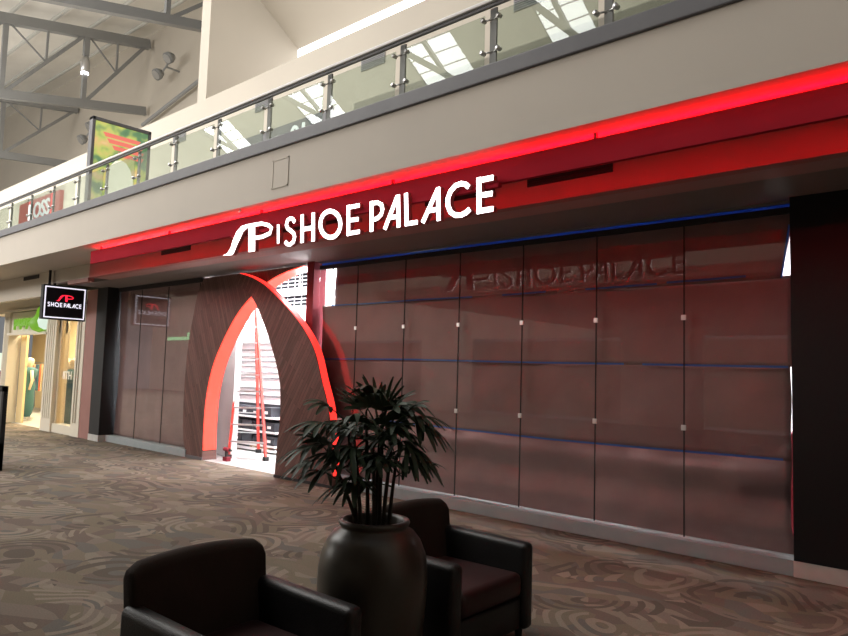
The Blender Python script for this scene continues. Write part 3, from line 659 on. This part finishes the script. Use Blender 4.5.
MB().box(-17.5, NY+.03, .2, -17.42, NY+.12, 2.72).box(-16.42, NY+.03, .2, -16.36, NY+.12, 2.72).box(-17.5,NY+.03,2.66,-16.36,NY+.12,2.72).build('frame', M['cream'], w)
text_mesh('lettering', '8TH', M['white'], w, lambda x, y, z: (-17.0+x, NY+.06+z, 1.32+y), .26, .006, 1.1)
ns = thing('fruit_shop_sign', (-19.4, NY-.1, 2.45), 'green papaya lettering with a green fruit on the cream shop header', 'sign')
text_mesh('lettering', 'papaya', M['green'], ns, lambda x, y, z: (-19.72+x, NY-.07+z, 2.66+y), .40, .05, 1.15)
MB().lathe([(.02,.0),(.15,.05),(.21,.15),(.19,.27),(.09,.42),(.06,.56),(.02,.62)], (0,0,0), 18).build('fruit', M['green'], ns, smooth=True, local=True).location = (.93, -.02, -.10)
MB().lathe([(.02,0),(.13,.06),(.17,.2),(.12,.36),(.02,.42)], (0,0,0), 14).build('fruit_half', M['greenw'], ns, smooth=True, local=True).location = (1.15, .04, -.04)
def mannequin(x, y, mt, lab, h=1.72):
    t = thing('mannequin', (x, y, 0), lab, 'mannequin', 'dressed mannequins in the neighbouring shop')
    MB().lathe([(.17,0),(.17,.02),(.02,.03),(.02,.1)], (x,y,0), 16).build('stand', M['steel'], t)
    MB().lathe([(.1,.1),(.17,.35),(.16,.8),(.18,.95),(.13,1.12),(.2,1.3),(.21,1.4),(.07,1.47)], (x,y,0), 16).build('garment', mt, t, smooth=True)
    MB().lathe([(.05,1.44),(.05,1.5),(.085,1.56),(.095,1.64),(.06,1.72),(.01,1.74)], (x,y,0), 14).build('head', M['skin'], t, smooth=True)
    for s_ in (-1,1): MB().tube([(x+s_*.19,y,1.38),(x+s_*.26,y,1.1),(x+s_*.24,y-.05,.85)], [.05,.04,.03], 8).build('arm', M['skin'], t, smooth=True)
mannequin(-22.1, 7.5, M['cloth'][0], 'mannequin in navy behind the green sign doorway, left one'); mannequin(-21.3, 7.2, M['cloth'][1], 'mannequin in dark teal inside the neighbouring doorway')
mannequin(-18.45, 7.15, M['cloth'][4], 'mannequin in charcoal in the lettered display window, left one'); mannequin(-17.75, 6.98, M['cloth'][1], 'mannequin in teal in the lettered display window, right one')
rk = thing('clothes_rack', (-24.5, 8.6, 0), 'clothes rack of sand and navy garments deep in the neighbouring shop', 'rack')
MB().tube([(-25.4,8.7,0),(-25.4,8.7,1.6),(-23.6,8.7,1.6),(-23.6,8.7,0)], .02).build('frame', M['steel'], rk)
for k in range(10): MB().box(-25.3+k*.17, 8.5, .7, -25.24+k*.17, 8.9, 1.55).build('garment', M['cloth'][k%4], rk)
t = thing('ceiling_lamp', (-23.4, 8.2, 3.1), 'warm round ceiling lamp inside the neighbouring shop', 'lamp')
MB().lathe([(.16,0),(.18,.06),(.18,.1)], (-23.4,8.2,3.1), 16).build('lamp_shade', M['warm'], t)
struct('wall_far_left', MB().box(-48, 6.9, 0, -26.5, 7.0, 3.3), M['cream'])
t = thing('window_display', (-22.7, 6.8, 0), 'red window display with green screen at the left edge', 'display')
MB().box(-23.4, 6.78, .1, -22.05, 6.88, 1.3).build('panel', M['redpaint'], t); MB().box(-23.2, 6.76, 1.35, -22.35, 6.86, 1.85).build('screen', M['greenw'], t)

# freestanding black frame at the left edge
t = thing('poster_stand', (-11.9, 3.6, 0), 'black framed freestanding poster stand at the left edge of the picture', 'stand')
MB().box(-12.5, 3.58, 0, -12.42, 3.64, 1.24).box(-11.64, 3.58, 0, -11.56, 3.64, 1.24).box(-12.5,3.58,1.16,-11.56,3.64,1.24).box(-12.5,3.58,0,-11.56,3.64,.4).build('frame', M['black'], t)
MB().box(-12.42, 3.6, .4, -11.64, 3.63, 1.16).build('poster_panel', M['steelbeam'], t)

# ------------------------------------------------------------------ armchairs
def rbox(m, x0, y0, z0, x1, y1, z1): return m.box(x0,y0,z0,x1,y1,z1)
def armchair(loc, rz, lab, wy=1):
    t = thing('armchair', loc, lab, 'armchair', 'dark leather armchairs either side of the potted palm')
    t.rotation_euler = (0,0,rz); t.scale = (1,wy,1)
    # backrest: arched top, slightly raked, wider than the gap between the arms
    n = 14; prof = []
    for k in range(n+1):
        u = -1+2*k/n; y = u*.335
        top = .79-.032*u*u
        if abs(u) > .86: top -= .025*((abs(u)-.86)/.14)**2
        prof.append((y, top))
    vs = []; 
    rings = []
    for j, (xo, zi) in enumerate(((-.36,.0),(-.37,.35),(-.385,.93),(-.365,1.0),(-.315,1.0),(-.285,.93),(-.265,.35),(-.26,.0))):
        rings.append([(xo - (.02 if zi > .5 else 0), y*(1.0 if zi < .5 else 1.02), .20+(tp-.20)*zi) for y, tp in prof])
    for rg in rings: vs += rg
    c = n+1; R = len(rings)
    fs = [(j*c+k, j*c+k+1, (j+1)*c+k+1, (j+1)*c+k) for j in range(R-1) for k in range(n)]
    fs += [tuple(j*c for j in range(R)), tuple(j*c+n for j in range(R))[::-1], tuple(range(c))+tuple(range((R-1)*c, R*c))[::-1]]
    MB().add(vs, fs).build('backrest', M['backfab'], t, smooth=True, bevel=.02, seg=3, local=True)
    for s_ in (-1, 1):
        y0, y1 = (.278, .37) if s_ > 0 else (-.37, -.278)
        MB().add([(-.36,y0,.07),(.34,y0,.07),(.34,y1,.07),(-.36,y1,.07),(-.36,y0,.60),(.34,y0,.585),(.34,y1,.585),(-.36,y1,.60)],
                 [(3,2,1,0),(4,5,6,7),(0,1,5,4),(1,2,6,5),(2,3,7,6),(3,0,4,7)]).build('arm', M['leather'], t, smooth=True, bevel=.035, seg=4, local=True)
        for x in (-.3,.28): MB().tube([(x, s_*.3, 0),(x, s_*.3, .08)], [.018,.026], 10).build('leg', M['blackmatte'], t, local=True)
    MB().box(-.28,-.276,.27,.33,.276,.42).build('seat_cushion', M['seatfab'], t, smooth=True, bevel=.045, seg=4, local=True)
    MB().box(-.30,-.277,.08,.31,.277,.265).build('base', M['leather'], t, smooth=True, bevel=.015, local=True)
    return t
armchair((-2.60,1.80,0), math.radians(3), 'dark leather armchair with brown back left of the potted palm', 1.02)
armchair((-2.76,3.355,0), math.radians(2), 'dark leather armchair with brown back right of the potted palm', 1.12)

# ------------------------------------------------------------------ potted lady palm
pc = Vector((-2.675,2.62,0)); random.seed(12)
pl = thing('potted_palm', pc, 'lady palm in a big round dark glazed pot between the armchairs', 'potted plant')
MB().lathe([(.21,0),(.235,.03),(.262,.2),(.28,.4),(.286,.52),(.284,.60),(.272,.67),(.245,.735),(.21,.778),(.18,.797),(.173,.806),(.182,.814),(.187,.826),(.182,.838),(.162,.84),(.152,.82),(.152,.72),(.02,.70)], pc, 48).build('pot', M['pot'], pl, smooth=True)
MB().lathe([(.152,.74),(.152,.765),(.08,.785),(.01,.775)], pc, 24).build('soil', M['soil'], pl, smooth=True)
def frond(base, d, L, n, droop, ln, sc=1.0):
    """petiole and a fan of strap leaflets"""
    b = Vector(base); d = Vector(d).normalized(); up = Vector((0,0,1)); pts = []
    for k in range(5):
        t = k/4; pts.append(b + d*L*t + up*(-.10*L*t*t))
    o = MB().tube(pts, [.005,.004,.0035,.003,.003], 5)
    tip = pts[-1]; ax = (pts[-1]-pts[-2]).normalized(); side = ax.cross(up); side = side.normalized() if side.length > .05 else Vector((1,0,0)); nrm = side.cross(ax).normalized()
    for k in range(n):
        a = (-1+2*k/(n-1))*1.35 + random.uniform(-.06,.06); l = ln*(1-.22*abs(a)/1.35)*random.uniform(.88,1.1)
        ld_ = (ax*math.cos(a) + side*math.sin(a)).normalized(); wd = nrm.cross(ld_).normalized(); m = 7; vs = []
        w0 = random.uniform(.013,.019)
        for j in range(m+1):
            t = j/m; p = tip + ld_*l*t + up*(-droop*l*(t**2.0)) + nrm*(.04*l*t*(1-t))
            w = w0*(.35+1.9*t-1.5*t*t-.35*t**4) if t < 1 else w0*.3; w = max(w, .003)
            fold = nrm*(w*.35)
            vs += [p - wd*w + fold, p, p + wd*w + fold]
        o.add(vs, [(j*3+q, j*3+q+1, j*3+q+4, j*3+q+3) for j in range(m) for q in (0,1)])
    return o
right = Vector((.743,.669,0)); fwd = Vector((-.669,.743,0))
specs = []   # stem: offset right, offset away, height of crown, lean
stems = [(-.10,.02,1.30,-.05),(-.065,-.05,1.22,-.03),(-.03,.05,1.36,-.01),(.02,-.03,1.18,.0),(.045,.05,1.36,.02),(.075,-.02,1.30,.06),(.11,.03,1.12,.05),(-.085,-.03,1.10,-.12),(.015,.08,1.25,.03)]
for (u, v, h, ln_) in stems:
    u = u*.8-.015; ln_ -= .02
    h += .03; b = pc + right*u + fwd*v + Vector((0,0,.76)); top = b + right*ln_ + Vector((0,0,h-.76))
    MB().tube([b, b+(top-b)*.3-right*ln_*.12, b+(top-b)*.7-right*ln_*.08, top], [.011,.0105,.009,.006], 8).build('stem', M['stem'], pl, smooth=True)
    nf = 5 if h > 1.2 else 4
    a0 = random.uniform(0, 2*PI)
    for k in range(nf):
        a = a0 + k*2.399; el = random.uniform(.05,.95) if k else 1.2
        d = right*math.cos(a)*1.15 + fwd*math.sin(a)*.8 + Vector((0,0,el)) - right*.12; z = h - .05*k
        bb = b + (top-b)*((z-.76)/(h-.76))
        fm = frond(bb, d, random.uniform(.09,.17), random.choice((6,7,8)), random.uniform(.25,.75), random.uniform(.16,.23))
        o = fm.build('frond', M['leaf'], pl, smooth=True)
for (u, h, du, dz, L, dr) in ((-.02,1.33,-.3,1.5,.06,.05),(.03,1.31,.35,1.4,.07,.08),(-.08,1.31,-.7,1.0,.09,.15),(.0,1.2,.1,.4,.12,.5),(-.04,1.12,-.3,.2,.14,.6),(.08,1.12,.4,.1,.12,.7),(.04,1.28,.2,.3,.1,.6),(-.16,1.18,-1,.12,.23,.45),(-.15,1.26,-1,.35,.2,.4),(-.18,1.12,-1,.0,.23,.4),(.13,1.30,1,.15,.13,.7),(.10,1.20,1,.05,.10,.8),(.0,1.33,-.2,1,.07,.15),(.06,1.32,.5,.8,.09,.25),(-.05,1.32,-.5,.9,.08,.2),(.17,1.32,1,.35,.1,.5)):
    bb = pc + right*u*.6 + Vector((0,0,h+.03)) + fwd*random.uniform(-.08,.08)
    frond(bb, right*du + fwd*random.uniform(-.25,.25) + Vector((0,0,dz)), L, 8, dr, .21).build('frond', M['leaf'], pl, smooth=True)

# ------------------------------------------------------------------ concourse behind the camera (seen in the glass)
struct('wall_opposite', MB().box(-48, -11, 3.2, 6, -10.8, 9.5).box(-48,-11,0,-30,-10.8,3.2).box(-22,-11,0,-19,-10.8,3.2).box(-12,-11,0,-9,-10.8,3.2), M['opp'])
struct('wall_opposite', MB().box(-48, -13, 0, 6, -12.9, 3.2), M['oppshop'])
t = thing('shop_sign', (-43.5,-10.7,3.2), 'green lit shop sign across the concourse, seen only mirrored in the glass', 'sign')
MB().box(-45.6,-10.78,3.42,-41.4,-10.7,3.62).box(-43,-10.78,3.62,-42.4,-10.7,3.9).build('panel', M['mirrorgreen'], t)
struct('shade_slab', MB().box(-13, -10.8, 3.5, 5, .9, 3.7), M['opp'])  # unseen slab added overhead to keep daylight off the near floor
struct('shade_wall', MB().box(4.0, -10.8, 0, 4.2, 14, 14.3), M['opp'])  # unseen wall added to cut ambient light from the right
# roof beyond, with its skylights
rf = lambda y: 12+(y+5.9)*.62
def rp(x, y, dz=0): return (x, y, rf(y)+dz)
edges = [(-27.2,-25.2),(-21.2,-19.2),(-15.2,-13.2),(-10.4,-9.0),(-4.6,-3.0)]
xs = [-48]+[v for e in edges for v in e]+[6]
rm = MB()
for k in range(0, len(xs), 2): rm.add([rp(xs[k],-10.6),rp(xs[k+1],-10.6),rp(xs[k+1],-3),rp(xs[k],-3)], [(0,1,2,3)])
for a, b in edges: rm.add([rp(a,-10.6),rp(b,-10.6),rp(b,-7.9),rp(a,-7.9)], [(0,1,2,3)]).add([rp(a,-5.6),rp(b,-5.6),rp(b,-3),rp(a,-3)], [(0,1,2,3)])
struct('ceiling', rm, M['deck'])
for k, (a, b) in enumerate(edges):
    w = thing('skylight_window', ((a+b)/2,-6.7,rf(-6.7)), None, None, None, 'structure')
    MB().add([rp(a,-7.9,.1),rp(b,-7.9,.1),rp(b,-5.6,.1),rp(a,-5.6,.1)], [(0,1,2,3)]).build('glass_pane', M['sky'], w)
    mm = MB()
    for j in range(6): y = -7.8+j*.42; mm.beam(rp(a,y,.02), rp(b,y,.02), .03,.03)
    mm.beam(rp((a+b)/2,-7.9,-.05), rp((a+b)/2,-5.6,-.05), .12,.12); mm.beam(rp(a,-5.6,-.3), rp(b,-7.9,-.3), .14,.14)
    mm.build('glazing_bars', M['truss'], w)

# ------------------------------------------------------------------ lights
def area(name, loc, rot, sx, sy, power, col=(1,1,1), spread=180):
    l = bpy.data.lights.new(name, 'AREA'); l.shape = 'RECTANGLE'; l.size = sx; l.size_y = sy; l.energy = power; l.color = col; l.spread = math.radians(spread)
    o = bpy.data.objects.new(name, l); COL.objects.link(o); o.location = loc; o.rotation_euler = [math.radians(a) for a in rot]; return o
area('ridge_daylight', (-21, 0.2, 15.2), (0,0,0), 26, 6.5, 3800, (1,.97,.93))
area('ridge_daylight', (-42, 4, 14.5), (0,0,0), 14, 10, 1800, (1,.97,.93))
area('roof_fill', (-33, 6.6, 3.95), (180,0,0), 26, 1.6, 900, (1,.97,.93))  # added fill with no real fixture, brightens the roof deck from below
area('upper_fill', (-30, -9.6, 8.2), (90,0,0), 34, 3.2, 3700, (1,.97,.93))  # added fill, no window modelled here; lights roof, far wall and fascia
# red LED strip lying on the valance, shining up at the soffit
for k in range(8):
    x0 = -11.6+k*1.93; area('valance_strip', (x0+.95, VAL+.085, 3.452), (196,0,0), 1.9, .03, 17, (1,0,.006))
# and the one on its back lighting the bulkhead
for k in range(9):
    x0 = -13.4+k*1.93; area('valance_back_strip', (x0+.95, VAL+.15, 3.40), (70,0,0), 1.9, .03, .8, (1,.005,.04), 80)
# interior of the shop
area('front_glass_light', (-4.9, 7.3, 3.45), (0,0,0), 6, .3, 160, (.97,.98,1))
for x in (-13, -10.6, -7.5, -4.5, -2): area('shop_ceiling_light', (x, 8.9, 3.5), (0,0,0), 1.6, 1.2, 260, (.97,.98,1))
area('display_light', (-11.4, 7.95, 3.5), (0,0,0), 3.4, .3, 420, (.97,.98,1))
area('soffit_fill', (-10.1, 6.99, 3.08), (205,0,0), 2.7, .06, 60, (1,.93,.94))  # added fill that whitens the soffit above the arch
area('doorway_fill', (-10.0, 6.95, 3.2), (15,0,0), 2.6, .2, 120, (1,.95,.96))  # added fill facing the portal panel and doorway tiles
area('neighbour_light', (-22, 7.9, 3.15), (0,0,0), 4.5, 1.6, 500, (1,.83,.55)); area('neighbour_light', (-18, 7.3, 3.1), (0,0,0), 1.6, .8, 160, (1,.83,.55))
area('walkway_light', (-18, 6.6, 8.0), (0,0,0), 26, 1.0, 60, (1,.95,.88))
W_ = bpy.data.worlds.new('daylight'); S.world = W_; W_.use_nodes = True
W_.node_tree.nodes['Background'].inputs[0].default_value = (.93,.96,1,1); W_.node_tree.nodes['Background'].inputs[1].default_value = .2

# ------------------------------------------------------------------ camera
cd = bpy.data.cameras.new('camera'); cam = bpy.data.objects.new('camera', cd); COL.objects.link(cam)
R = Matrix(((0.7430198754515197,0.03151626721066857,0.6685268802263031),(0.6686015676075412,-0.07956531673436915,-0.7393519487806184),(0.02988993939014696,0.9963313130048986,-0.08019043739242283)))
cam.matrix_world = Matrix.Translation((0,0,1.6)) @ R.to_4x4()
cd.sensor_width = 36; cd.lens = 700/848*36; cd.clip_end = 300; cd.clip_start = .05
S.camera = cam
S.view_settings.view_transform = 'Standard'; S.view_settings.look = 'None'; S.view_settings.exposure = 0; S.view_settings.gamma = 1
S.cycles.use_denoising = True
S.cycles.max_bounces = 8; S.cycles.transparent_max_bounces = 12
